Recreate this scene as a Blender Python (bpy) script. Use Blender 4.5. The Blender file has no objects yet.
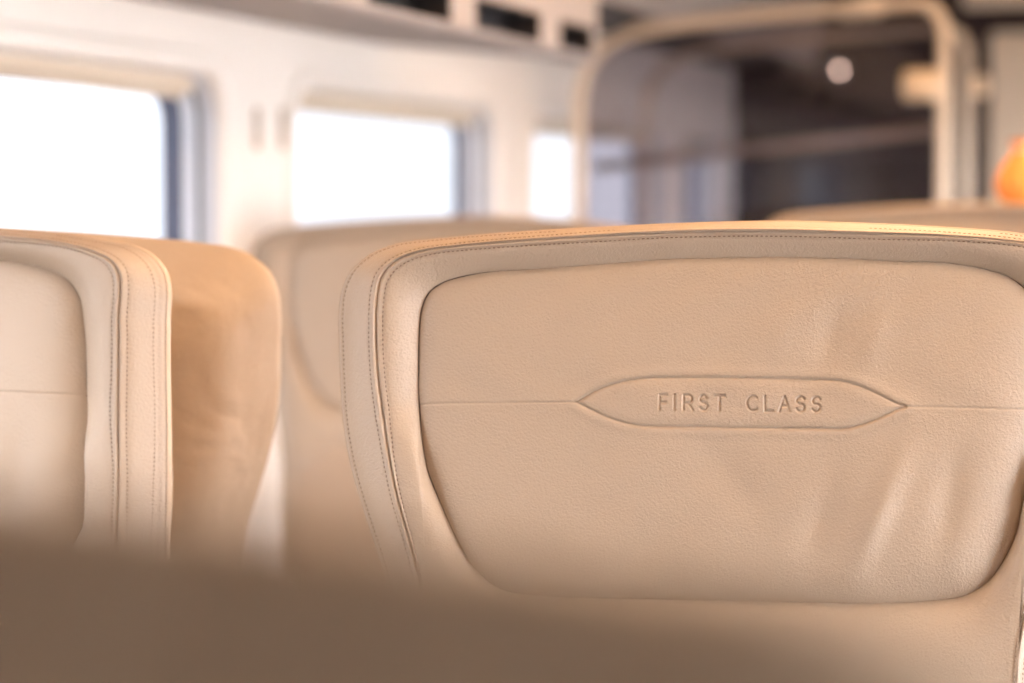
import bpy, math, random
import numpy as np
from mathutils import Vector, Matrix

random.seed(4)
C = bpy.context.scene.collection
R = math.radians

# ------------------------------------------------------------------ camera
W_PX, H_PX = 1024, 683
LENS = 85.0
F = LENS / 36.0 * W_PX
EYE = 1.30
YAW, PITCH = R(17.0), R(3.23)
cam_d = bpy.data.cameras.new('camera'); cam = bpy.data.objects.new('camera', cam_d); C.objects.link(cam)
cam.location = (0, 0, EYE); cam.rotation_euler = (R(90) - PITCH, 0, YAW)
cam_d.lens = LENS; cam_d.sensor_width = 36; cam_d.clip_start = 0.02
bpy.context.scene.camera = cam
CR = Matrix.Rotation(YAW, 3, 'Z') @ Matrix.Rotation(R(90) - PITCH, 3, 'X')
CP = Vector((0, 0, EYE))

def ray(px, py):
    return CR @ Vector(((px - W_PX / 2) / F, -(py - H_PX / 2) / F, -1.0))
def at_plane(px, py, p, n):
    d = ray(px, py); return CP + d * ((p - CP).dot(n) / d.dot(n))
def at_X(px, py, X): return at_plane(px, py, Vector((X, 0, 0)), Vector((1, 0, 0)))
def at_Y(px, py, Y): return at_plane(px, py, Vector((0, Y, 0)), Vector((0, 1, 0)))
def proj(p):
    q = CR.transposed() @ (Vector(p) - CP); return (W_PX / 2 - F * q.x / q.z, H_PX / 2 + F * q.y / q.z, -q.z)

# ------------------------------------------------------------------ object helpers
def tag(o, label, cat, group=None):
    o['label'] = label; o['category'] = cat
    if group: o['group'] = group
    return o
def empty(name, loc=(0, 0, 0), rz=0.0):
    o = bpy.data.objects.new(name, None); C.objects.link(o)
    o.location = loc; o.rotation_euler = (0, 0, rz); o.empty_display_size = .1
    return o
class MB:
    def __init__(s): s.v = []; s.f = []
    def add(s, vs, fs):
        b = len(s.v); s.v += [tuple(v) for v in vs]; s.f += [tuple(b + i for i in f) for f in fs]
    def box(s, x0, x1, y0, y1, z0, z1):
        s.add([(x0,y0,z0),(x1,y0,z0),(x1,y1,z0),(x0,y1,z0),(x0,y0,z1),(x1,y0,z1),(x1,y1,z1),(x0,y1,z1)],
              [(0,3,2,1),(4,5,6,7),(0,1,5,4),(1,2,6,5),(2,3,7,6),(3,0,4,7)])
    def loft(s, rings, close=True, cap0=False, cap1=False):
        n = len(rings[0]); vs = [p for r in rings for p in r]; fs = []
        for k in range(len(rings) - 1):
            for i in range(n if close else n - 1):
                j = (i + 1) % n
                fs.append((k*n + i, k*n + j, (k+1)*n + j, (k+1)*n + i))
        if cap0: fs.append(tuple(reversed(range(n))))
        if cap1: fs.append(tuple(range((len(rings)-1)*n, len(rings)*n)))
        s.add(vs, fs)
    def tube(s, pts, r, n=14, cap=True):
        pts = [Vector(p) for p in pts]; rings = []; up = None
        for i, p in enumerate(pts):
            t = (pts[min(i+1, len(pts)-1)] - pts[max(i-1, 0)]).normalized()
            if up is None:
                up = Vector((0, 1, 0)) if abs(t.y) < .9 else Vector((1, 0, 0))
            a = (up - t * up.dot(t)).normalized(); b = t.cross(a); up = a
            rr = r[i] if isinstance(r, (list, tuple)) else r
            rings.append([p + a * (rr*math.cos(k*2*math.pi/n)) + b * (rr*math.sin(k*2*math.pi/n)) for k in range(n)])
        s.loft(rings, True, cap, cap)
    def build(s, name, m, parent=None, smooth=False, bevel=0.0, kind=None, subsurf=0):
        me = bpy.data.meshes.new(name); me.from_pydata([tuple(v) for v in s.v], [], s.f)
        me.materials.append(m); me.update()
        import bmesh
        bm = bmesh.new(); bm.from_mesh(me); bmesh.ops.recalc_face_normals(bm, faces=bm.faces); bm.to_mesh(me); bm.free()
        o = bpy.data.objects.new(name, me); C.objects.link(o)
        if smooth: me.polygons.foreach_set('use_smooth', [True] * len(me.polygons))
        if bevel:
            b = o.modifiers.new('bevel', 'BEVEL'); b.width = bevel; b.segments = 4; b.limit_method = 'ANGLE'
            me.polygons.foreach_set('use_smooth', [True] * len(me.polygons))
            w = o.modifiers.new('wn', 'WEIGHTED_NORMAL')
        if subsurf:
            b = o.modifiers.new('sub', 'SUBSURF'); b.levels = b.render_levels = subsurf
        if parent: o.parent = parent
        if kind: o['kind'] = kind
        return o

# ------------------------------------------------------------------ materials
def mat(name, col, rough=.5, metal=0.0, spec=.5, emit=None, es=0.0):
    m = bpy.data.materials.new(name); m.use_nodes = True
    b = m.node_tree.nodes['Principled BSDF']
    b.inputs['Base Color'].default_value = (*col, 1); b.inputs['Roughness'].default_value = rough
    b.inputs['Metallic'].default_value = metal; b.inputs['Specular IOR Level'].default_value = spec
    if emit: b.inputs['Emission Color'].default_value = (*emit, 1); b.inputs['Emission Strength'].default_value = es
    return m
def mottled(name, c0, c1, scale, rough=.6, bump=0.0, **k):
    m = mat(name, c0, rough, **k); nt = m.node_tree; b = nt.nodes['Principled BSDF']
    tc = nt.nodes.new('ShaderNodeTexCoord'); nz = nt.nodes.new('ShaderNodeTexNoise')
    nz.inputs['Scale'].default_value = scale; nz.inputs['Detail'].default_value = 4
    mx = nt.nodes.new('ShaderNodeMix'); mx.data_type = 'RGBA'
    mx.inputs[6].default_value = (*c0, 1); mx.inputs[7].default_value = (*c1, 1)
    nt.links.new(tc.outputs['Object'], nz.inputs['Vector']); nt.links.new(nz.outputs['Fac'], mx.inputs[0])
    nt.links.new(mx.outputs[2], b.inputs['Base Color'])
    if bump:
        bp = nt.nodes.new('ShaderNodeBump'); bp.inputs['Strength'].default_value = bump; bp.inputs['Distance'].default_value = .002
        nt.links.new(nz.outputs['Fac'], bp.inputs['Height']); nt.links.new(bp.outputs['Normal'], b.inputs['Normal'])
    return m
def leather(name, col, rough=.42, creases=0.0):
    m = mat(name, col, rough, spec=.4); nt = m.node_tree; b = nt.nodes['Principled BSDF']
    tc = nt.nodes.new('ShaderNodeTexCoord')
    vo = nt.nodes.new('ShaderNodeTexVoronoi'); vo.feature = 'SMOOTH_F1'; vo.inputs['Scale'].default_value = 500
    wz = nt.nodes.new('ShaderNodeTexNoise'); wz.inputs['Scale'].default_value = 260; wz.inputs['Detail'].default_value = 3
    ad = nt.nodes.new('ShaderNodeVectorMath'); ad.operation = 'MULTIPLY_ADD'
    ad.inputs[1].default_value = (.0035, .0035, .0035)
    nt.links.new(tc.outputs['Object'], wz.inputs['Vector']); nt.links.new(wz.outputs['Color'], ad.inputs[0])
    nt.links.new(tc.outputs['Object'], ad.inputs[2]); nt.links.new(ad.outputs[0], vo.inputs['Vector'])
    n2 = nt.nodes.new('ShaderNodeTexNoise'); n2.inputs['Scale'].default_value = 900; n2.inputs['Detail'].default_value = 2
    nt.links.new(tc.outputs['Object'], n2.inputs['Vector'])
    s = nt.nodes.new('ShaderNodeMath'); s.operation = 'MULTIPLY_ADD'; s.inputs[1].default_value = -1.0
    nt.links.new(vo.outputs['Distance'], s.inputs[0]); nt.links.new(n2.outputs['Fac'], s.inputs[2])
    bp = nt.nodes.new('ShaderNodeBump'); bp.inputs['Strength'].default_value = .5; bp.inputs['Distance'].default_value = .0008
    nt.links.new(s.outputs[0], bp.inputs['Height'])
    last = bp
    if creases:
        n3 = nt.nodes.new('ShaderNodeTexNoise'); n3.inputs['Scale'].default_value = 11; n3.inputs['Detail'].default_value = 2.5
        n3.inputs['Distortion'].default_value = .8
        nt.links.new(tc.outputs['Object'], n3.inputs['Vector'])
        b2 = nt.nodes.new('ShaderNodeBump'); b2.inputs['Strength'].default_value = creases; b2.inputs['Distance'].default_value = .02
        nt.links.new(n3.outputs['Fac'], b2.inputs['Height']); nt.links.new(bp.outputs['Normal'], b2.inputs['Normal']); last = b2
    nt.links.new(last.outputs['Normal'], b.inputs['Normal'])
    # gentle hide colour variation
    n4 = nt.nodes.new('ShaderNodeTexNoise'); n4.inputs['Scale'].default_value = 6
    nt.links.new(tc.outputs['Object'], n4.inputs['Vector'])
    mx = nt.nodes.new('ShaderNodeMix'); mx.data_type = 'RGBA'
    mx.inputs[6].default_value = (*[c * .96 for c in col], 1); mx.inputs[7].default_value = (*[min(1, c * 1.04) for c in col], 1)
    nt.links.new(n4.outputs['Fac'], mx.inputs[0]); nt.links.new(mx.outputs[2], b.inputs['Base Color'])
    return m
def glass(name, tint, fac):
    m = bpy.data.materials.new(name); m.use_nodes = True; nt = m.node_tree; nt.nodes.clear()
    o = nt.nodes.new('ShaderNodeOutputMaterial'); mix = nt.nodes.new('ShaderNodeMixShader')
    t = nt.nodes.new('ShaderNodeBsdfTransparent'); g = nt.nodes.new('ShaderNodeBsdfGlossy')
    t.inputs['Color'].default_value = (*tint, 1); g.inputs['Roughness'].default_value = .03
    mix.inputs[0].default_value = fac
    nt.links.new(t.outputs[0], mix.inputs[1]); nt.links.new(g.outputs[0], mix.inputs[2]); nt.links.new(mix.outputs[0], o.inputs[0])
    return m

M = dict(
    leather=leather('cream_leather', (.395, .297, .213)),
    shell=leather('back_leather', (.52, .385, .265), .5, .35),
    lumbar=leather('taupe_leather', (.36, .26, .18), .55),
    thread=mat('thread', (.16, .095, .055), .7), welt=mat('dark_welt', (.05, .03, .02), .8),
    pad=mottled('seat_fabric', (.30, .22, .16), (.36, .27, .2), 60, .8, .3),
    grey_metal=mat('painted_metal', (.30, .29, .28), .4, .6),
    wall=mottled('wall_panel', (.85, .765, .675), (.87, .785, .695), 3, .45),
    surround=mottled('window_surround', (.85, .765, .675), (.87, .785, .695), 3, .4),
    pale=mat('pale_frame', (.62, .61, .63), .35),
    white=mat('white_frame', (.78, .80, .85), .4),
    seal=mat('rubber_seal', (.018, .02, .035), .6),
    gasket=mat('blue_grey_gasket', (.12, .14, .21), .55),
    blind=mottled('blind_fabric', (.62, .50, .37), (.67, .55, .42), 40, .8, .2),
    rack=mottled('rack_panel', (.40, .345, .315), (.44, .385, .355), 4, .5),
    dark=mat('rack_slot_dark', (.012, .008, .008), .7),
    slot=mat('slot_tan', (.44, .32, .22), .6),
    ceil=mottled('ceiling_panel', (.62, .56, .5), (.66, .6, .54), 2, .5),
    maroon=mottled('maroon_panel', (.020, .006, .008), (.026, .009, .010), 2, .5),
    cream=mottled('cream_door', (.84, .67, .50), (.90, .73, .55), 2, .5),
    carpet=mottled('carpet', (.10, .08, .075), (.16, .13, .12), 90, .95, .6),
    champagne=mat('champagne_metal', (.70, .56, .42), .5, .4),
    orange=mottled('orange_cloth', (.90, .24, .03), (.95, .34, .07), 8, .7),
    lamp=mat('lamp_glow', (.8, .7, .6), .5, emit=(1, .66, .42), es=5.0),
    bracket=mat('bracket_cream', (.74, .55, .36), .4), led=mat('fill_lens', (.9,.9,.9), .4, emit=(.95, .95, 1.0), es=620.0),
    lens=mat('reading_lens', (.8, .7, .6), .5, emit=(1, .74, .55), es=20.0),
    diffuser=mat('fill_diffuser', (.9, .85, .8), .5, emit=(1, .62, .33), es=13.5),
    pane=glass('window_glass', (.97, .98, 1.0), .05),
    screen=glass('tinted_glass', (.66, .63, .66), .05),
    underside=mat('shade_underside', (.03, .016, .015), .6),
)

# ------------------------------------------------------------------ the seat (traced at its own distance, then copied)
REC = R(8.0)                    # recline of the backrest
SEAT_Y, SEAT_YAW = 1.80, R(3.5)
P0 = at_Y(735, 400, SEAT_Y)
RZ = Matrix.Rotation(SEAT_YAW, 3, 'Z')
SEAT_LOC = Vector((P0.x, P0.y, 0))
UU = RZ @ Vector((1, 0, 0)); VV = RZ @ Vector((0, math.sin(REC), math.cos(REC))); WW = RZ @ Vector((0, -math.cos(REC), math.sin(REC)))
def uv(px, py, w=0.0):
    d = at_plane(px, py, P0 + WW * w, WW) - P0
    return (d.dot(UU), d.dot(VV))
def loc3(u, v, w):              # back-frame -> seat local
    return (u, v * math.sin(REC) - w * math.cos(REC), P0.z + v * math.cos(REC) + w * math.sin(REC))
VBOT = (0.40 - P0.z) / math.cos(REC)

def ax(y): return 742 - (min(y, 660) - 230) * .045
def mirror(pts): return [(2 * ax(y) - x, y) for x, y in pts]

# clockwise from the top centre: right side down, bottom, left side up
C0L = [(680,223.5),(569,229),(469,236),(420,241),(395,244.5),(370,254),(350,271),(341,290),(338,312),(338.5,349),(342.5,424),(352,474),(367,524),(382,570),(392,615),(398,660),(402,700)]
C0T = [(767,221.3),(838,222.5),(927,226.5),(1010,232.5)]
C1L = [(680,231),(569,237),(469,244.5),(420,251),(395,261),(382,275),(377,295),(375.5,325),(376.5,364),(380,399),(388,449),(398,499),(407,530),(419,575),(426,615),(430,660),(432,700)]
C1T = [(767,230),(873,233),(944,235.5),(1024,242.5)]
C2L = [(660,259.3),(619,262.5),(569,266),(529,269),(489,271),(459,276),(440,282),(427,292),(420,307),(417,339),(416.6,374),(417.6,409),(421,444),(427,474),(437,499)]
C2R = [(767,257),(838,258),(902,261),(937,261.5),(980,267.5),(1008,276),(1026,289),(1037,306),(1043,339),(1044,374),(1041,409),(1036,450),(1024,497),(1017.6,529),(1006,556),(990.5,578.6),(968,594),(945,599),(877,603),(809,602),(741,600.5),(640,599),(540,596),(500,590),(476,572),(458,545)]

def spline(pts, n, closed):
    P = np.array(pts, float); k = len(P); out = []
    rng = range(k if closed else k - 1)
    for i in rng:
        g = lambda j: P[j % k] if closed else P[min(max(j, 0), k - 1)]
        a, b, c, d = g(i-1), g(i), g(i+1), g(i+2)
        # centripetal-ish Catmull-Rom
        tb = max(np.linalg.norm(b-a), 1e-9) ** .5; tc = max(np.linalg.norm(c-b), 1e-9) ** .5; td = max(np.linalg.norm(d-c), 1e-9) ** .5
        m1 = (c-b)/tc - (c-a)/(tb+tc) + (b-a)/tb if np.linalg.norm(b-a) > 1e-9 else (c-b)/tc
        m2 = (c-b)/tc - (d-b)/(tc+td) + (d-c)/td if np.linalg.norm(d-c) > 1e-9 else (c-b)/tc
        m1 = m1*tc; m2 = m2*tc
        for s in np.linspace(0, 1, n, endpoint=False):
            h = s*s
            out.append((2*s*h-3*h+1)*b + (s*h-2*h+s)*m1 + (-2*s*h+3*h)*c + (s*h-h)*m2)
    if not closed: out.append(P[-1])
    return np.array(out)
def resample(P, n):             # open polyline -> n points
    d = np.r_[0, np.cumsum(np.linalg.norm(np.diff(P, axis=0), axis=1))]
    t = np.linspace(0, d[-1], n)
    return np.c_[np.interp(t, d, P[:, 0]), np.interp(t, d, P[:, 1])]

def outer(L, T, w, rad, ymin):
    right = [uv(x, y, w) for x, y in T] + [uv(x, y, w) for x, y in mirror([p for p in L if p[1] > ymin and p[0] < 470])]
    left = [uv(x, y, w) for x, y in L]
    # continue straight down to the seat pan
    ur, ul = right[-1][0], left[-1][0]
    vlast = left[-1][1]
    down = [vlast - .06, vlast - .14, VBOT + rad * 1.6]
    right += [(ur - .004 * k, v) for k, v in enumerate(down)] + [(ur - .014 - rad*.35, VBOT + rad*.35), (ur - .02 - rad * 1.3, VBOT)]
    lrev = [(ul + .004 * k, v) for k, v in enumerate(down)] + [(ul + .014 + rad*.35, VBOT + rad*.35), (ul + .02 + rad * 1.3, VBOT)]
    left = left + lrev
    return spline(right + left[::-1], 10, True)
O0 = outer(C0L, C0T, -.030, .04, 240); O1 = outer(C1L, C1T, 0, .03, 250)
O2 = spline([uv(x, y, -.012) for x, y in C2R] + [uv(x, y, -.012) for x, y in C2L[::-1]], 10, True)

def anchors(P, spec):           # indices of extreme points, in order round the loop
    ids = []
    for fn in spec: ids.append(int(np.argmax(fn(P))))
    return ids
spec = [lambda P: -abs(P[:,0] - .01) + 3*(P[:,1] > 0.05) , lambda P: P[:,0] + P[:,1]*1.0, lambda P: P[:,0] - abs(P[:,1]) * .2, lambda P: P[:,0] - P[:,1]*1.6,
        lambda P: -abs(P[:,0] - 0.0) - 3*(P[:,1] > -.05), lambda P: -P[:,0] - P[:,1]*1.6, lambda P: -P[:,0] - abs(P[:,1]) * .2, lambda P: -P[:,0] + P[:,1]*1.0]
SEG = [60, 40, 70, 50, 50, 70, 40, 60]
def match(P):
    if np.sum(P[:,0]*np.roll(P[:,1],-1) - np.roll(P[:,0],-1)*P[:,1]) > 0: P = P[::-1]
    ids = anchors(P, spec); n = len(P); out = []
    for a, (i, sg) in enumerate(zip(ids, SEG)):
        j = ids[(a + 1) % len(ids)]
        if j <= i: j += n
        seg = P[[k % n for k in range(i, j + 1)]]
        out.append(resample(seg, sg + 1)[:-1])
    return np.vstack(out)
K0, K1, K2 = match(O0), match(O1), match(O2)

def normals(P):
    t = np.roll(P, -1, 0) - np.roll(P, 1, 0); t /= np.linalg.norm(t, axis=1)[:, None] + 1e-12
    return np.c_[-t[:, 1], t[:, 0]]             # clockwise loop: points outward
def smooth_loop(P, k=6):
    for _ in range(k): P = .5 * P + .25 * (np.roll(P, 1, 0) + np.roll(P, -1, 0))
    return P
def dist_poly(Q, P):            # distance of points Q to closed polyline P
    A = P; B = np.roll(P, -1, 0); out = np.full(len(Q), 9.0)
    for s in range(0, len(Q), 4000):
        q = Q[s:s+4000, None, :]; ab = (B - A)[None]; t = ((q - A[None]) * ab).sum(2) / ((ab**2).sum(2) + 1e-15)
        d = q - A[None] - np.clip(t, 0, 1)[..., None] * ab
        out[s:s+4000] = np.sqrt((d**2).sum(2)).min(1)
    return out
def inside(Q, P):
    A = P; B = np.roll(P, -1, 0); r = np.zeros(len(Q), bool)
    for (ax_, ay), (bx, by) in zip(A, B):
        c = ((ay > Q[:,1]) != (by > Q[:,1]))
        if abs(by - ay) > 1e-12: r ^= c & (Q[:,0] < (bx-ax_) * (Q[:,1]-ay) / (by-ay) + ax_)
    return r

REC_D = .015
def seam(d):                    # seam profile across d (m): groove, two rolled ridges, stitch dimple
    d = abs(d)
    return -.0022*math.exp(-(d/.0009)**2) + .0007*math.exp(-((d-.0027)/.0016)**2) - .0005*math.exp(-((d-.0062)/.0012)**2)

def rim_ring(kind, val):
    L = np.linalg.norm(K2 - K1, axis=1)
    t = np.minimum(val / L, .33 * val / .0085) if kind == 'mm' else np.full(len(L), val)
    P = K1 + (K2 - K1) * t[:, None]
    return P, t * L
def build_cover(parent):
    mb = MB(); rings = []
    # behind the groove, then rim out to the front seam
    deep = K2 - normals(K2) * .004
    rings.append([loc3(p[0], p[1], -.032) for p in deep])
    rings.append([loc3(p[0], p[1], -.0205) for p in K2 - normals(K2) * .0002])
    mids = [('t', 1.0), ('t', .985), ('t', .96), ('t', .92), ('t', .86), ('t', .78), ('t', .68), ('t', .58), ('t', .48), ('t', .40), ('t', .34)] + [('mm', x) for x in (.0085,.0072,.0062,.0052,.0042,.0034,.0027,.0020,.0014,.0009,.0005,0.0)]
    for kd, v in mids:
        P, d1 = rim_ring(kd, v)
        d2 = np.linalg.norm(P - K2, axis=1) if kd == 't' else np.full(len(P), .03)
        if kd == 'mm':
            d2 = np.linalg.norm(P - K2, axis=1)
        w = -REC_D * np.exp(-(d2 / .014) ** 1.5) - .0015 * np.exp(-(d2 / .0009) ** 2)
        w = w + np.array([seam(x) if x < .012 else 0 for x in d1])
        w = w + np.where(P[:, 1] < -.20, -.012 * np.clip((-.20 - P[:, 1]) / .25, 0, 1), 0)
        rings.append([loc3(p[0], p[1], ww) for p, ww in zip(P, w)])
    L = np.linalg.norm(K0 - K1, axis=1)
    N0 = normals(smooth_loop(K1))
    for kd, v in [('mm', x) for x in (.0005,.0009,.0014,.0020,.0027,.0034,.0042,.0052,.0062,.0072,.0085)] + [('t', x) for x in (.40,.5,.62,.74,.82)] + [('e', x) for x in (.0072,.0055,.0042,.003,.0018,.0008,0)]:
        t = np.minimum(v / L, .37 * v / .0085) if kd == 'mm' else (np.full(len(L), v) if kd == 't' else 1 - np.minimum(v / L, .17 * v / .0072))
        P = K1 + (K0 - K1) * t[:, None]
        w = -.030 * t ** 1.5 + np.array([seam(x) if x < .012 else 0 for x in np.where(L < .02, v if kd == 'mm' else .02, t * L)]) * np.clip(L / .018, .35, 1)
        if kd == 'e': w = w + .6*seam(v - .001) * min(1, v/.001)
        w = w + np.where(P[:, 1] < -.20, -.012 * np.clip((-.20 - P[:, 1]) / .25, 0, 1), 0)
        rings.append([loc3(p[0], p[1], ww) for p, ww in zip(P, w)])
    mb.loft(rings)
    o = mb.build('backrest', M['leather'], parent, smooth=True)
    # rear shell, a rounded leather back
    mb = MB(); rings = []
    NB = normals(smooth_loop(K0, 20)); KB = K0
    for ins, w in [(.0003,-0.0305),(-.0008,-0.0325),(-.0012,-0.0350),(.001,-0.0380),(.004,-0.0420),(.009,-0.0480),(.014,-0.0540),(.0195,-0.0600),(.026,-0.0680),(.034,-0.0780),(.044,-0.0855),(.058,-0.0922),(.076,-0.0975),(.105,-0.1020)]:
        P = KB - NB * min(ins, .004)
        if ins > .004:
            hw, hh = np.ptp(KB[:,0])/2, np.ptp(KB[:,1])/2; c0 = (KB.max(0) + KB.min(0))/2
            P = c0 + (P - c0) * np.array([1 - (ins-.004)/hw, 1 - (ins-.004)/hh])
        w2 = np.where(P[:, 1] < -.20, -.03 * np.clip((-.20 - P[:, 1]) / .3, 0, 1), 0)
        rings.append([loc3(p[0], p[1], w + a) for p, a in zip(P, w2)])
    cen = P.mean(0)
    for s in (.7, .4, .15):
        Q = cen + (P - cen) * s
        w2 = np.where(Q[:, 1] < -.20, -.03 * np.clip((-.20 - Q[:, 1]) / .3, 0, 1), 0)
        rings.append([loc3(p[0], p[1], -.102 - .006*(1-s) + a) for p, a in zip(Q, w2)])
    mb.loft(rings, cap1=True)
    mb.build('back_shell', M['shell'], parent, smooth=True)
    return o

def stitch_rows(parent):
    mb = MB()
    def row(P, W_, OK=None, step=.0037, ln=.0023, r=.00048):
        n = len(P); d = np.r_[0, np.cumsum(np.linalg.norm(np.roll(P, -1, 0) - P, axis=1))]
        PX = np.vstack([P, P[:1]]); WX = np.r_[W_, W_[:1]]
        for s in np.arange(0, d[-1], step):
            a = [np.interp(s + k, d, PX[:, 0]) for k in (0, ln)]; b = [np.interp(s + k, d, PX[:, 1]) for k in (0, ln)]; c = [np.interp(s + k, d, WX) for k in (0, ln)]
            if b[0] < -.26 or (OK is not None and not OK[int(np.searchsorted(d, s)) % n]): continue
            p = Vector(loc3(a[0], b[0], c[0])); q = Vector(loc3(a[1], b[1], c[1])); m = (p + q) / 2
            mb.tube([p, p.lerp(q, .25), p.lerp(q, .75), q], [r*.35, r, r, r*.35], 6)
    P, d = rim_ring('mm', .0062); row(P, np.full(len(P), seam(.0062) + .0001))
    L = np.linalg.norm(K0 - K1, axis=1); t = np.minimum(.0062 / L, .45); P = K1 + (K0 - K1) * t[:, None]
    row(P, -.030 * t ** 1.5 + seam(.0062) + .0001, L > .015)
    t = 1 - np.minimum(.0062 / L, .3); P = K1 + (K0 - K1) * t[:, None]; row(P, -.030 * t ** 1.5 - .0001, L > .02)
    o = mb.build('stitching', M['thread'], parent, smooth=True)
    # dark welt where the inset panel is sewn in
    mb = MB(); pts = [loc3(p[0], p[1], -.0169) for p in K2 - normals(K2) * .0004]
    mb.tube(pts + pts[:1], .00055, 6, False); mb.build('panel_seam', M['welt'], parent, smooth=True)
    return o

# ---- embossed panel
def pxuv(pts): return np.array([uv(x, y, -.005) for x, y in pts])
ALM_U = [(575.5,401.8),(583,397),(591.6,392),(602,387.5),(613,383.6),(627,380.2),(641,378.2),(665,377.2),(700,377.3),(736,377.9),(790,378.6),(834,380.2),(847,382.3),(859,386),(872,391.5),(883.5,397),(894,402.5),(905,406.8)]
ALM_D = [(575.5,401.8),(584,406.5),(595,412),(607,417.2),(620,421.8),(634,424.8),(648,426.2),(672,426.8),(700,427),(735,427.5),(771,428),(820,428.6),(841,428.8),(853,427),(866,423),(877,418.8),(887,414.3),(896,410),(905,406.8)]
LINE_L = [(405,404.2),(440,403.2),(500,402.6),(560,402),(575.5,401.8)]
LINE_R = [(905,406.8),(930,407.3),(970,408),(1024,409.3),(1060,410)]
def arc(cx, cy, rx, ry, a0, a1, n=10): return [(cx + rx*math.cos(R(a0+(a1-a0)*k/n)), cy + ry*math.sin(R(a0+(a1-a0)*k/n))) for k in range(n+1)]
# glyphs as strokes in a unit box, y down
S_ = arc(.52,.27,.42,.27,-25,-180,8) + arc(.5,.27,.40,.24,180,95,5) + arc(.5,.74,.45,.25,-85,0,6) + arc(.5,.73,.46,.27,0,155,9)
GL = {'F': [[(0,1),(0,0),(1,0)],[(0,.5),(.82,.5)]], 'I': [[(0,0),(0,1)]],
      'R': [[(0,1),(0,0),(.5,0)] + arc(.5,.27,.42,.27,-90,90,8) + [(0,.54)], [(.52,.54),(1,1)]],
      'S': [S_], 'T': [[(0,0),(1,0)],[(.5,0),(.5,1)]], 'C': [arc(.55,.5,.55,.5,-48,-312,18)],
      'L': [[(0,0),(0,1),(1,1)]], 'A': [[(0,1),(.5,0),(1,1)],[(.2,.66),(.8,.66)]]}
TXT = [('F',659.5,667),('I',674.5,674.5),('R',683.5,692.5),('S',699.2,707.6),('T',714.3,724.7),('C',747,757.6),('L',765,772.8),('A',779.3,789.7),('S',796,804.8),('S',811.6,820.6)]
def strokes():
    out = []
    for ch, x0, x1 in TXT:
        for st in GL[ch]:
            out.append(pxuv([(x0 + (x1-x0)*a, 394.9 + (x0-660)*.0145 + 14.6*b) for a, b in st]))
    return out
def dist_open(Q, lines):
    out = np.full(len(Q), 9.0)
    for P in lines:
        lo = P.min(0) - .012; hi = P.max(0) + .012
        idx = np.where(((Q > lo) & (Q < hi)).all(1))[0]
        if not len(idx): continue
        A, B = P[:-1], P[1:]
        for s in range(0, len(idx), 4000):
            ii = idx[s:s+4000]
            q = Q[ii][:, None]; ab = (B-A)[None]; t = ((q-A[None])*ab).sum(2)/((ab**2).sum(2)+1e-15)
            d = q - A[None] - np.clip(t, 0, 1)[..., None]*ab
            out[ii] = np.minimum(out[ii], np.sqrt((d**2).sum(2)).min(1))
    return out
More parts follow.
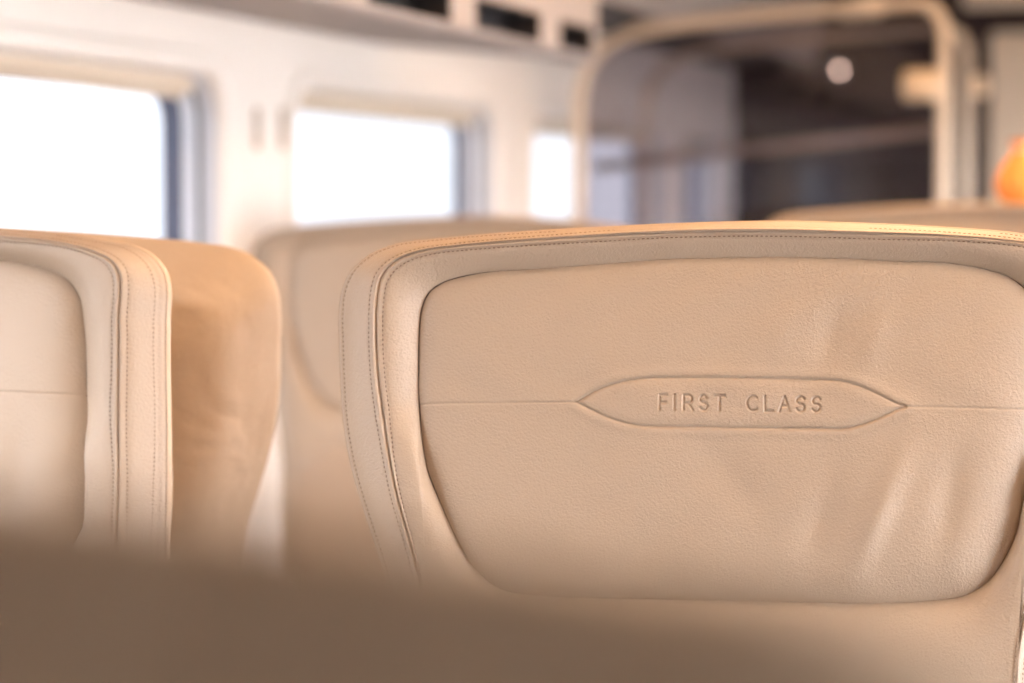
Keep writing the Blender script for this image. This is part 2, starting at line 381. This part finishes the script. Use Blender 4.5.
def build_panel(parent):
    lo = K2.min(0) - .006; hi = K2.max(0) + .006
    tlo, thi = np.array(uv(655, 432)), np.array(uv(826, 373))
    def axis(a, b, f0, f1, coarse, fine): return np.r_[np.arange(a, f0, coarse), np.arange(f0, f1, fine), np.arange(f1, b + coarse, coarse)]
    X = axis(lo[0], hi[0], tlo[0], thi[0], .0011, .00036); Y = axis(lo[1], hi[1], tlo[1], thi[1], .0011, .00036)
    gx, gy = np.meshgrid(X, Y); Q = np.c_[gx.ravel(), gy.ravel()]
    K2s = K2
    dd = dist_poly(Q, K2s); ins = inside(Q, K2s); sd = np.where(ins, dd, -dd)
    # soft rounded cushion: fuller at the lower right corner
    cr = np.clip((Q[:,0] * 1.2 - Q[:,1] * 1.2 - .05) / .35, 0, 1)
    hgt = .0068 + .012 * cr; rad = .007 + .018 * cr
    din = np.maximum(sd, 0)
    w = -.0177 + hgt * (1 - np.exp(-(din / rad) ** .9))
    w += np.where(sd < 0, sd * 1.5, 0)
    w += .005 * np.clip(1 - ((Q[:,0] - .0) / .26) ** 2, 0, 1) * np.clip(1 - ((Q[:,1] + .02) / .17) ** 2, 0, 1)
    lines = [pxuv(p) for p in (spline(ALM_U, 4, False), spline(ALM_D, 4, False))]
    dl = dist_open(Q, lines); de = dist_open(Q, [pxuv(LINE_L), pxuv(LINE_R)])
    alm = np.vstack([lines[0], lines[1][::-1]]); ia = inside(Q, alm)
    w += -.0016 * np.exp(-(dl / .0011) ** 2) - .0007 * np.exp(-(de / .0010) ** 2)
    w += np.where(ia, .0011 * (1 - np.exp(-(dl / .0045) ** 2)), 0)
    w += np.where(~ia, .0009 * np.exp(-((dl - .004) / .004) ** 2), 0) * np.exp(-(dd / .5))
    # lower field sits a touch prouder than the upper just under the seam
    ds = dist_open(Q, strokes())
    w += -.0015 / (1 + np.exp((ds - .0009) / .0002))
    # stretched folds in the hide
    def fold(x0, y0, x1, y1, width, amp):
        a, b = np.array(uv(x0, y0)), np.array(uv(x1, y1)); ab = b - a; L = np.linalg.norm(ab); t = (Q - a) @ ab / L; s = ((Q - a) @ np.array([-ab[1], ab[0]])) / L
        env = np.exp(-((t / L - .5) / .45) ** 2)
        return amp * np.exp(-(s / width) ** 2) * env
    w += fold(905,455,852,575,.010,.0042) + fold(960,450,935,560,.012,-.0030) + fold(832,480,806,570,.013,-.0032)
    w += fold(885,300,862,375,.011,.0018) + fold(842,295,815,372,.011,-.0020) + fold(790,310,765,370,.010,.0012) + fold(740,330,690,372,.010,-.0012) + fold(690,440,770,520,.016,-.0018) + fold(600,460,560,560,.02,-.0012)
    w += .0005 * np.sin(Q[:,0]*70 + 3*np.sin(Q[:,1]*40)) * np.sin(Q[:,1]*50 + 1)
    nx, ny = len(X), len(Y)
    keep = (sd > -.0045).reshape(ny, nx)
    st, ct = math.sin(REC), math.cos(REC)
    V = np.c_[Q[:,0], Q[:,1]*st - w*ct, P0.z + Q[:,1]*ct + w*st]
    idx = np.arange(nx*ny).reshape(ny, nx)
    km = keep[:-1,:-1] & keep[1:,:-1] & keep[:-1,1:] & keep[1:,1:]
    Fc = np.stack([idx[:-1,:-1][km], idx[:-1,1:][km], idx[1:,1:][km], idx[1:,:-1][km]], 1)
    used = np.unique(Fc); mp = np.zeros(nx*ny, int); mp[used] = np.arange(len(used))
    me = bpy.data.meshes.new('headrest_panel'); me.from_pydata(V[used].tolist(), [], mp[Fc].tolist()); me.update()
    me.polygons.foreach_set('use_smooth', [True]*len(me.polygons)); me.materials.append(M['leather'])
    o = bpy.data.objects.new('headrest_panel', me); C.objects.link(o); o.parent = parent
    return o

def rbox(x0, x1, y0, y1, z0, z1):
    mb = MB(); mb.box(x0, x1, y0, y1, z0, z1); return mb
def build_seat():
    root = empty('train_seat')
    build_cover(root); build_panel(root); stitch_rows(root)
    uc = (K1[:,0].min() + K1[:,0].max()) / 2
    rbox(uc-.235, uc+.235, -.56, -.055+.03, .36, .47).build('seat_cushion', M['leather'], root, bevel=.035)
    # lumbar pad: darker leather with a straight top edge, on the lower backrest
    mb = MB(); rings = []
    vt = (.938 - P0.z)
    for ins, w in [(0,-.02),(0,-.004),(.004,.004),(.014,.009),(.03,.011)]:
        rr = []
        for (a, b) in ((uc-.226+ins, vt-ins),(uc+.226-ins, vt-ins),(uc+.226-ins, VBOT+.06+ins),(uc-.226+ins, VBOT+.06+ins)):
            rr.append((a, b))
        Pp = np.array(rr); dense = []
        for i in range(4):
            a, b = Pp[i], Pp[(i+1) % 4]
            for s in np.linspace(.06, .94, 12): dense.append(a + (b-a)*s)
        rings.append([loc3(p[0], p[1], w + (-.012*min(max((-.20-p[1])/.25,0),1))) for p in dense])
    mb.loft(rings, cap1=True); mb.build('lumbar_pad', M['lumbar'], root, smooth=True)
    for s in (-1, 1):
        arm = rbox(uc+s*.262-.026, uc+s*.262+.026, -.50, -.10, .60, .645).build('armrest', M['leather'], root, bevel=.018)
        rbox(uc+s*.262-.018, uc+s*.262+.018, -.40, -.12, .30, .615).build('armrest_support', M['grey_metal'], arm, bevel=.008)
    mb = MB(); mb.box(uc-.19, uc+.19, -.46, -.08, .0, .04); mb.box(uc-.07, uc+.07, -.38, -.16, .03, .30); mb.box(uc-.27, uc+.27, -.52, -.02, .29, .37)
    mb.build('pedestal', M['grey_metal'], root, bevel=.012)
    return root, uc
def copy_tree(o, parent=None):
    c = o.copy(); C.objects.link(c); c.parent = parent
    for ch in o.children: copy_tree(ch, c)
    return c

seat, UC = build_seat()
seat.location = SEAT_LOC; seat.rotation_euler = (0, 0, SEAT_YAW)
G = 'leather train seats of the carriage'
tag(seat, 'cream leather seat in sharp focus with FIRST CLASS embossed across its inset panel', 'seat', G)
EU = K0[:,0].max() - UC          # half width
def place(xc, y, dz, yaw, label):
    s = copy_tree(seat); s.rotation_euler = (0, 0, yaw)
    off = Matrix.Rotation(yaw, 3, 'Z') @ Vector((UC, 0, 0))
    s.location = (xc - off.x, y - off.y, dz); tag(s, label, 'seat', G); return s
XA = SEAT_LOC.x + UC             # aisle seats' centre line
XW = -1.155                      # window seats' centre line
ls = place(XW-.003, 1.80, -.004, R(-5), 'cream leather seat cut by the left edge of the picture, bright inset panel facing us')
place(XW-.012, 2.09, -.007, R(180), 'plain tan seat back close behind the bright seat at the left edge')
place(XW, 3.42, -.004, R(3), 'blurred beige seat below the second window, seen between the two sharp seats')
place(XA-.02, 3.60, .016, R(2), 'blurred beige seat top under the orange bag, peeking over the embossed seat')
place(XA+.04, .43, -.033, R(180), 'brown out of focus seat back nearest us along the bottom edge')

# the window seat at the left edge keeps its width further down: straighter sides
def right_half(K, v):
    m = (K[:,0] > UC + .10) & (K[:,1] < .085) & (K[:,1] > max(K[:,1].min() + .02, VBOT + .03)); o_ = np.argsort(K[m, 1])
    return np.interp(v, K[m, 1][o_], K[m, 0][o_]) - UC
vmid = np.linspace(VBOT + .07, .07, 70)
rr = []
for K, vlo in ((K2, -.095), (K1, VBOT + .07), (K0, VBOT + .07)):
    h = np.array([right_half(K, max(v, vlo)) for v in vmid]); h = np.convolve(np.pad(h, 3, mode='edge'), np.ones(7)/7, 'valid'); rr.append((h, right_half(K, .062)))
for ch in ls.children:
    if ch.name.split('.')[0] in ('backrest', 'headrest_panel', 'stitching', 'back_shell', 'panel_seam'):
        ch.data = ch.data.copy(); n = len(ch.data.vertices); co = np.empty(n*3, np.float32); ch.data.vertices.foreach_get('co', co); co = co.reshape(-1, 3)
        v = (co[:,2] - P0.z) / math.cos(REC)
        u = co[:,0] - UC; au = np.abs(u); out = au.copy()
        h2, h1, h0 = [np.interp(v, vmid, h) for h, _ in rr]; t2, t1, t0 = [t for _, t in rr]
        dv = np.clip(.062 - v, 0, .22); t2, t1, t0 = t2*(1 + .50*dv), t1*(1 + .26*dv), t0*(1 + .22*dv)
        t1 = np.maximum(t1, h1); t0 = np.maximum(t0, h0); t2 = np.maximum(t2, h2)
        h1 = np.maximum(h1, h2 + .012); h0 = np.maximum(h0, h1 + .012); t1 = np.maximum(t1, t2 + .012); t0 = np.maximum(t0, t1 + .012)
        out = np.where(au < h2, au * t2 / h2, np.where(au < h1, t2 + (au-h2) * (t1-t2) / (h1-h2), t1 + (au-h1) * (t0-t1) / (h0-h1)))
        bl = np.clip((.07 - v) / .02, 0, 1) * np.where(u < 0, .45, 1.0)
        co[:,0] = UC + np.sign(u) * (au + (out - au) * bl)
        ch.data.vertices.foreach_set('co', co.ravel()); ch.data.update()

# ------------------------------------------------------------------ left wall, windows
WX = 1.5
ZB, ZT = .90, 1.497
Y0, Y1 = -2.6, 7.2
def rrect(y0, y1, z0, z1, r, n=8):
    pts = []
    for cy, cz, a in ((y1-r, z1-r, 0), (y0+r, z1-r, 90), (y0+r, z0+r, 180), (y1-r, z0+r, 270)):
        for k in range(n+1):
            t = R(a + 90*k/n); pts.append((cy + r*math.cos(t), cz + r*math.sin(t)))
    return pts
def spans():
    out = []
    e = [at_X(x, 150, -WX).y for x in (222, 293, 497, 531, 664, 680)]
    wd = e[2] - e[1]; pt = e[1] - e[0] + wd
    out += [(-2.35, -1.32), (-1.06, -.03), (.62, 1.76)]  # unseen windows; the last is placed to light the left-edge seat
    out += [(e[0] - wd, e[0]), (e[1], e[2]), (e[3], e[4]), (e[5], min(e[5] + wd, Y1 - .25))]
    return out
SP = spans(); RAD = .075
def side_wall(s, tagname):
    """s=-1 left, +1 right"""
    x = s * WX; mb = MB()
    def q(ya, yb, za, zb): mb.add([(x,ya,za),(x,yb,za),(x,yb,zb),(x,ya,zb)], [(0,1,2,3)])
    q(Y0, Y1, 0, ZB); q(Y0, Y1, ZT, 2.12)
    e = Y0
    for a, b in SP:
        q(e, a, ZB, ZT); e = b
        for (cy, cz, y, z, a0) in ((b-RAD, ZT-RAD, b, ZT, 0), (a+RAD, ZT-RAD, a, ZT, 90), (a+RAD, ZB+RAD, a, ZB, 180), (b-RAD, ZB+RAD, b, ZB, 270)):
            ar = [(x, cy + RAD*math.cos(R(a0+90*k/8)), cz + RAD*math.sin(R(a0+90*k/8))) for k in range(9)]
            mb.add([(x, y, z)] + ar, [(0, k+1, k+2) for k in range(8)])
    q(e, Y1, ZB, ZT)
    o = mb.build('wall_' + tagname, M['wall'], kind='structure')
    return o
side_wall(-1, 'left'); side_wall(1, 'right')
def window(n, s, a, b, blind_z, dz=0.0):
    def ring(off, dx, r=None): return [(s*(WX+dx), y, z) for y, z in rrect(a-off, b+off, ZB-off, ZT+off, max(.01, RAD+off))]
    def lf(name, spec, m, parent, smooth=True):
        mb = MB(); mb.loft([ring(*p) for p in spec]); return mb.build(name, m, parent, smooth=smooth)
    root = lf('window_%d' % n, [(.034,0.0),(.032,-.006),(.028,-.009),(.010,-.010),(.003,-.008),(-.001,.004),(-.0015,.012)], M['surround'], None)
    root['kind'] = 'structure'
    lf('outer_frame', [(-.0015,.010),(-.002,.030),(-.004,.034)], M['pale'], root)
    lf('rubber_seal', [(-.004,.033),(-.0045,.041),(-.005,.043)], M['seal'], root)
    lf('inner_frame', [(-.005,.041),(-.005,.060),(-.012,.062)], M['white'], root)
    lf('gasket', [(-.012,.060),(-.014,.082),(-.03,.086)], M['gasket'], root)
    mb = MB(); mb.add([(s*(WX+.084), a, ZB), (s*(WX+.084), b, ZB), (s*(WX+.084), b, ZT), (s*(WX+.084), a, ZT)], [(0,1,2,3)])
    mb.build('pane', M['pane'], root)
    # blind: hanging folds below the head of the opening
    mb = MB(); prof = [(.030, ZT+.0), (.030, blind_z+.018), (.033, blind_z+.012), (.038, blind_z+.010), (.044, blind_z+.012), (.046, blind_z+.02), (.052, blind_z+.008), (.060, blind_z), (.068, blind_z+.004), (.070, ZT)]
    mb.loft([[(s*(WX+dx), y, z + (dz*(1-t) if z < ZT-.001 else 0)) for t, y in ((0, a+.006), (1, b-.006))] for dx, z in prof], close=False)
    mb.build('blind', M['blind'], root)
    return root
for i, (a, b) in enumerate(SP):
    window(i+1, -1, a, b, 1.460 if b > .3 else .95, .014 if i == 3 else 0.0)  # unseen windows behind get lowered blinds to darken the near seat
for i, (a, b) in enumerate(SP):
    window(i+1+len(SP), 1, a, b, .95 if b < -.5 else (1.10 if b < .3 else (1.45 if a < 2 else 1.2)))  # unseen blinds set at heights that shape daylight on wall and seats
# two slim upright slots on the pillar between the first two windows
for px, side in ((256, 'nearer the first window'), (281.5, 'nearer the second window')):
    p = at_X(px, 128, -WX); p1 = at_X(px, 108, -WX); p2 = at_X(px, 149, -WX)
    r = .0085
    out = [(y, z) for y, z in rrect(p.y-r, p.y+r, p2.z, p1.z, r*.95, 6)]
    root = empty('wall_slot', (-WX+.001, p.y, p2.z))
    def ln(lst, dx): return [(dx, y - p.y, z - p2.z) for y, z in lst]
    def off(d): return rrect(p.y-r+d, p.y+r-d, p2.z+d, p1.z-d, max(.001, r*.95-d), 6)
    mb = MB(); mb.loft([ln(off(-.002), 0), ln(off(-.002), .002), ln(off(0), .003), ln(off(.002), .002)]); mb.build('slot_rim', M['slot'], root, smooth=True)
    mb = MB(); mb.loft([ln(off(.001), .0025), ln(off(.003), .0008)], cap1=True); mb.build('slot_inset', M['slot'], root)
    tag(root, 'slim upright tan slot on the cream pillar, the one ' + side, 'slot')

# ------------------------------------------------------------------ luggage racks
YR = at_X(597, 45, -1.10).y
def rack(s, tagname, y_end):
    XL = 1.10; zl, zw, ztop = 1.548, 1.588, 1.80
    prof = [(WX-.002, zw), (XL+.10, zl+.012), (XL+.03, zl), (XL+.012, zl+.001), (XL+.003, zl+.005), (XL, zl+.011)]
    root = empty('luggage_rack', (0, Y0, 0))
    mb = MB()
    mb.loft([[(s*x, y-Y0, z) for x, z in prof] for y in (Y0, y_end)], close=False)
    mb.build('rack_underside', M['rack'], root, smooth=True)
    # fascia with dark openings
    mb = MB(); mbd = MB()
    z0, z1, zs0, zs1 = zl+.011, ztop, 1.561, 1.607
    def q(ya, yb, za, zb): mb.add([(s*XL,ya-Y0,za),(s*XL,yb-Y0,za),(s*XL,yb-Y0,zb),(s*XL,ya-Y0,zb)], [(0,1,2,3)])
    q(Y0, y_end, z0, zs0); q(Y0, y_end, zs1, z1)
    e = Y0; k = -16
    while True:
        a = 3.415 + k*.455; b = a + .34; k += 1
        if a < Y0: continue
        if a > y_end - .08: break
        b = min(b, y_end - .03)
        q(e, a, zs0, zs1); e = b
        d = MB(); X2 = XL + .06
        c = [(s*XL,a-Y0,zs0),(s*XL,b-Y0,zs0),(s*XL,b-Y0,zs1),(s*XL,a-Y0,zs1)]; c2 = [(s*X2, y, z) for _, y, z in c]
        d.loft([c, c2], cap1=True); d.build('rack_opening', M['dark'], root)
    q(e, y_end, zs0, zs1)
    mb.add([(s*XL, 0, z1), (s*XL, y_end-Y0, z1), (s*(WX-.002), y_end-Y0, z1), (s*(WX-.002), 0, z1)], [(0,1,2,3)])
    mb.add([(s*XL, y_end-Y0, z0), (s*(WX-.002), y_end-Y0, zw), (s*(WX-.002), y_end-Y0, z1), (s*XL, y_end-Y0, z1)], [(0,1,2,3)])
    mb.build('fascia', M['rack'], root)
    # unseen hooded fill light added under the rack to brighten the seats
    x, y = s*1.40, 1.25 - Y0
    mb = MB(); mb.loft([[(x + r_*math.cos(k*math.pi/14), y + r_*math.sin(k*math.pi/14), z_) for k in range(28)] for z_, r_ in ((1.585,.066),(1.548,.066),(1.536,.064),(1.5355,.058),(1.545,.057),(1.556,.057))]); li = mb.build('rack_fill_light', M['pale'], root, smooth=False)
    mb = MB(); mb.tube([(x,y,1.584),(x,y,1.553),(x,y,1.551)], [.056,.056,.04], 28); mb.build('lens', M['led'], li, smooth=True)
    return root
tag(rack(-1, 'left', YR), 'taupe overhead luggage rack with dark openings above the windows on the left', 'luggage rack')
tag(rack(1, 'right', YR), 'overhead luggage rack along the right wall across the aisle', 'luggage rack')

# set-back cove past the racks, grey face, underside coloured dark for shade
for s_, nm in ((-1, 'trim_3'), (1, 'trim_4')):
    mb = MB(); y0 = YR + .02
    mb.add([(s_*1.25, y0, 1.71), (s_*1.25, Y1, 1.71), (s_*1.20, Y1, 2.12), (s_*1.20, y0, 2.12), (s_*(WX-.002), y0, 1.71), (s_*(WX-.002), y0, 2.12)], [(0,1,2,3), (0,3,5,4)])
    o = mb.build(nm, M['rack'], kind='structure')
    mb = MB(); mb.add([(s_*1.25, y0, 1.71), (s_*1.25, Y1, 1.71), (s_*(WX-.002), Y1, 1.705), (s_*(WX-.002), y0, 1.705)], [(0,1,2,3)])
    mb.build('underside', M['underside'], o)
# ------------------------------------------------------------------ shell
mb = MB(); mb.box(-WX-.15, WX+.15, Y0-.05, Y1+.1, -.06, 0); mb.build('floor', M['carpet'], kind='structure')
mb = MB(); mb.box(-WX-.15, WX+.15, Y0-.05, Y1+.1, 2.12, 2.18); mb.build('ceiling', M['ceil'], kind='structure')
mb = MB(); mb.box(-WX-.15, WX+.15, Y0-.05, Y0, 0, 2.12); mb.build('wall_rear', M['maroon'], kind='structure')
mb = MB(); mb.box(-WX-.15, WX+.15, Y1, Y1+.08, 0, 2.12); mb.build('wall_front', M['maroon'], kind='structure')
# cream door in the dark end wall
pd = at_Y(991, 32, Y1); dx0, dz = pd.x, pd.z
mb = MB(); mb.box(dx0, dx0+.80, Y1-.035, Y1, .0, dz); d = mb.build('door_1', M['cream'], bevel=.012, kind='structure')
mb = MB(); mb.box(dx0+.68, dx0+.71, Y1-.075, Y1-.03, .95, 1.15); mb.build('door_handle', M['champagne'], d, bevel=.008)
mb = MB(); zh = at_Y(1000, 8, Y1).z; mb.box(dx0-.08, dx0+.9, Y1-.06, Y1, zh, 2.12); mb.build('trim_1', M['cream'], bevel=.01, kind='structure')

# warm fill strips added on the unseen ceiling to light the carriage
for i, x in enumerate((-.42, .42)):
    root = empty('ceiling_fill_light', (x, 1.0, 2.12))
    mb = MB(); mb.box(-.13, .13, 0, 3.5, -.02, 0); mb.build('fill_housing', M['pale'], root, bevel=.006)
    mb = MB(); mb.box(-.11, .11, .02, 3.48, -.028, -.018); mb.build('diffuser', M['diffuser'], root)
    tag(root, 'long warm fill strip added on the unseen ceiling, on the %s side of the aisle' % ('window' if i == 0 else 'far'), 'ceiling light')

# ------------------------------------------------------------------ glass partition beyond the seats
def corner_path(pts, r, n=8):
    pts = [Vector(p) for p in pts]; out = [pts[0]]
    for i in range(1, len(pts)-1):
        a = (pts[i-1]-pts[i]); b = (pts[i+1]-pts[i]); rr = min(r[i-1] if isinstance(r, tuple) else r, a.length*.45, b.length*.45)
        p, q = pts[i] + a.normalized()*rr, pts[i] + b.normalized()*rr
        for k in range(n+1):
            t = k/n; out.append(p*(1-t)**2 + pts[i]*2*t*(1-t) + q*t*t)
    return out + [pts[-1]]
def partition(Y, dxy, label, rail):
    P = lambda x, y: at_Y(x, y, 5.0) + Vector((dxy, 0, 0))
    bl = P(579, 150); tr = P(945, 2)
    root = empty('glass_partition', (0, Y, 0))
    L = lambda p, z=None: (p.x, 0, p.z if z is None else z)
    tlz = P(600, 38).z; trz = P(940, 1).z
    path = [(bl.x, 0, 0.0), (bl.x, 0, tlz), ((bl.x*.55+tr.x*.45), 0, tlz + (trz-tlz)*.62), (tr.x, 0, trz), (tr.x, 0, 0.0)]
    pp = corner_path(path, (.2, .12, .075), 10)
    mb = MB(); mb.tube(pp, .0145 if rail else .0125, 16); mb.build('tube_frame', M['champagne'], root, smooth=True)
    if rail:
        a, b = P(590, 167), P(936, 129)
        mb = MB(); mb.tube([(a.x, .032, a.z), (b.x, .032, b.z)], .012, 12); mb.build('cross_rail', M['champagne'], root, smooth=True)
        cl = MB(); c = Vector(pp[0]); t0 = Vector(path[2]).lerp(Vector(path[3]), .60)
        dr = (Vector(path[3])-Vector(path[2])).normalized()
        cl.tube([t0 - dr*.045, t0 - dr*.04, t0 + dr*.04, t0 + dr*.045], [.017, .022, .022, .017], 16); cl.build('clamp', M['champagne'], root, smooth=True)
    # pane
    pl = [(p.x, p.z) for p in pp]
    n = len(pl); g = MB()
    g.add([(x, -.004, z) for x, z in pl] + [(x, .004, z) for x, z in pl], [tuple(range(n)), tuple(reversed(range(n, 2*n)))])
    if rail: g.build('pane', M['screen'], root)
    br = MB()
    if rail:
        q0, q1 = P(905, 86), P(940, 86); br.tube([(q0.x, -.03, q0.z), (q0.x+.006, -.03, q0.z), (q1.x, -.03, q0.z), (q1.x+.004, -.03, q0.z)], [.022,.032,.032,.022], 18)
    else:
        q0 = P(940, 60); z = at_Y(975, 86, Y).z; q1 = at_Y(987, 86, Y)
        br.tube([(tr.x, .02, z), (q1.x-.006, .02, z), (q1.x, .02, z)], [.026,.026,.018], 18)
    br.build('bracket', M['bracket'], root, smooth=True)
    tag(root, label, 'partition', 'tubular partitions beyond the seats')
    return root
partition(5.0, 0, 'dark glass screen in a rounded champagne tube frame beyond the seats, the nearer hoop', True)
partition(5.72, -.034, 'second champagne tube hoop just behind the dark glass screen', False)

# round reading lamp and a short tubular wall lamp on the dark end wall
p = at_Y(840.5, 70.5, Y1)
root = empty('reading_lamp', (p.x, Y1, p.z))
mb = MB(); mb.tube([(0, .003, 0), (0, -.012, 0), (0, -.018, 0)], [.02, .02, .015], 20); mb.build('bezel', M['grey_metal'], root, smooth=False)
mb = MB(); mb.tube([(0, -.016, 0), (0, -.020, 0), (0, -.022, 0)], [.009, .0085, .005], 20); mb.build('lens', M['lens'], root, smooth=True)
tag(root, 'small round lit lamp on the dark end wall behind the glass screen', 'lamp')
# orange bag on the far seat top
p = at_Y(1020, 205, 3.56)
root = empty('orange_bag', (p.x, 3.56, p.z))
prof = [(.0,0),(.018,.001),(.030,.008),(.036,.022),(.036,.036),(.030,.050),(.020,.064),(.013,.076),(.010,.082),(.013,.088),(.016,.094)]
mb = MB(); n = 28
mb.loft([[(rr*(1+.05*math.sin(5*k*2*math.pi/n)*(zz>.05))*math.cos(k*2*math.pi/n), rr*.85*math.sin(k*2*math.pi/n), zz) for k in range(n)] for rr, zz in prof[1:]], cap0=True)
mb.build('bag_body', M['orange'], root, smooth=True)
mb = MB(); mb.tube([(.0135*math.cos(t), .0125*math.sin(t), .080) for t in np.linspace(0, 2*math.pi, 20)], .0022, 8); mb.build('tie', M['cream'], root, smooth=True)
tag(root, 'bright orange rounded bag on the far seat top at the right picture edge', 'bag')

# ------------------------------------------------------------------ daylight outside
w = bpy.data.worlds.new('sky'); bpy.context.scene.world = w; w.use_nodes = True
nt = w.node_tree; bg = nt.nodes['Background']; m2 = nt.nodes.new('ShaderNodeMapRange')
tc = nt.nodes.new('ShaderNodeTexCoord'); sx = nt.nodes.new('ShaderNodeSeparateXYZ'); rp = nt.nodes.new('ShaderNodeValToRGB'); mr = nt.nodes.new('ShaderNodeMapRange')
mr.inputs[1].default_value = -.5; mr.inputs[2].default_value = .5
m2.inputs[1].default_value = -.6; m2.inputs[2].default_value = .9; m2.inputs[3].default_value = 1.5; m2.inputs[4].default_value = 1.5
m3 = nt.nodes.new('ShaderNodeMapRange'); m3.inputs[1].default_value = 0; m3.inputs[2].default_value = 1; m3.inputs[3].default_value = 0; m3.inputs[4].default_value = 55.0  # added strength from the unseen right-hand sky to light the interior
ad = nt.nodes.new('ShaderNodeMath'); nt.links.new(sx.outputs['X'], m3.inputs[0]); nt.links.new(m2.outputs[0], ad.inputs[0]); nt.links.new(m3.outputs[0], ad.inputs[1])
nt.links.new(sx.outputs['Y'], m2.inputs[0]); m4 = nt.nodes.new('ShaderNodeMapRange'); m4.inputs[1].default_value = -.4; m4.inputs[2].default_value = -1; m4.inputs[3].default_value = 0; m4.inputs[4].default_value = 6.0
a2 = nt.nodes.new('ShaderNodeMath'); nt.links.new(sx.outputs['X'], m4.inputs[0]); nt.links.new(ad.outputs[0], a2.inputs[0]); nt.links.new(m4.outputs[0], a2.inputs[1]); nt.links.new(a2.outputs[0], bg.inputs[1])
nt.links.new(tc.outputs['Generated'], sx.inputs[0]); nt.links.new(sx.outputs['Z'], mr.inputs[0]); nt.links.new(mr.outputs[0], rp.inputs[0]); nt.links.new(rp.outputs[0], bg.inputs[0])
e = rp.color_ramp.elements
e[0].position = .25; e[0].color = (.20, .20, .20, 1); e[1].position = .44; e[1].color = (.91, .935, 1.0, 1)

# ------------------------------------------------------------------ view
focus = at_plane(735, 400, P0, WW)
cam_d.dof.use_dof = True
cam_d.dof.focus_distance = proj(P0)[2]
cam_d.dof.aperture_fstop = 3.2
vs = bpy.context.scene.view_settings
vs.view_transform = 'Standard'; vs.look = 'None'; vs.exposure = -0.08; vs.gamma = 1.0; vs.use_curve_mapping = False
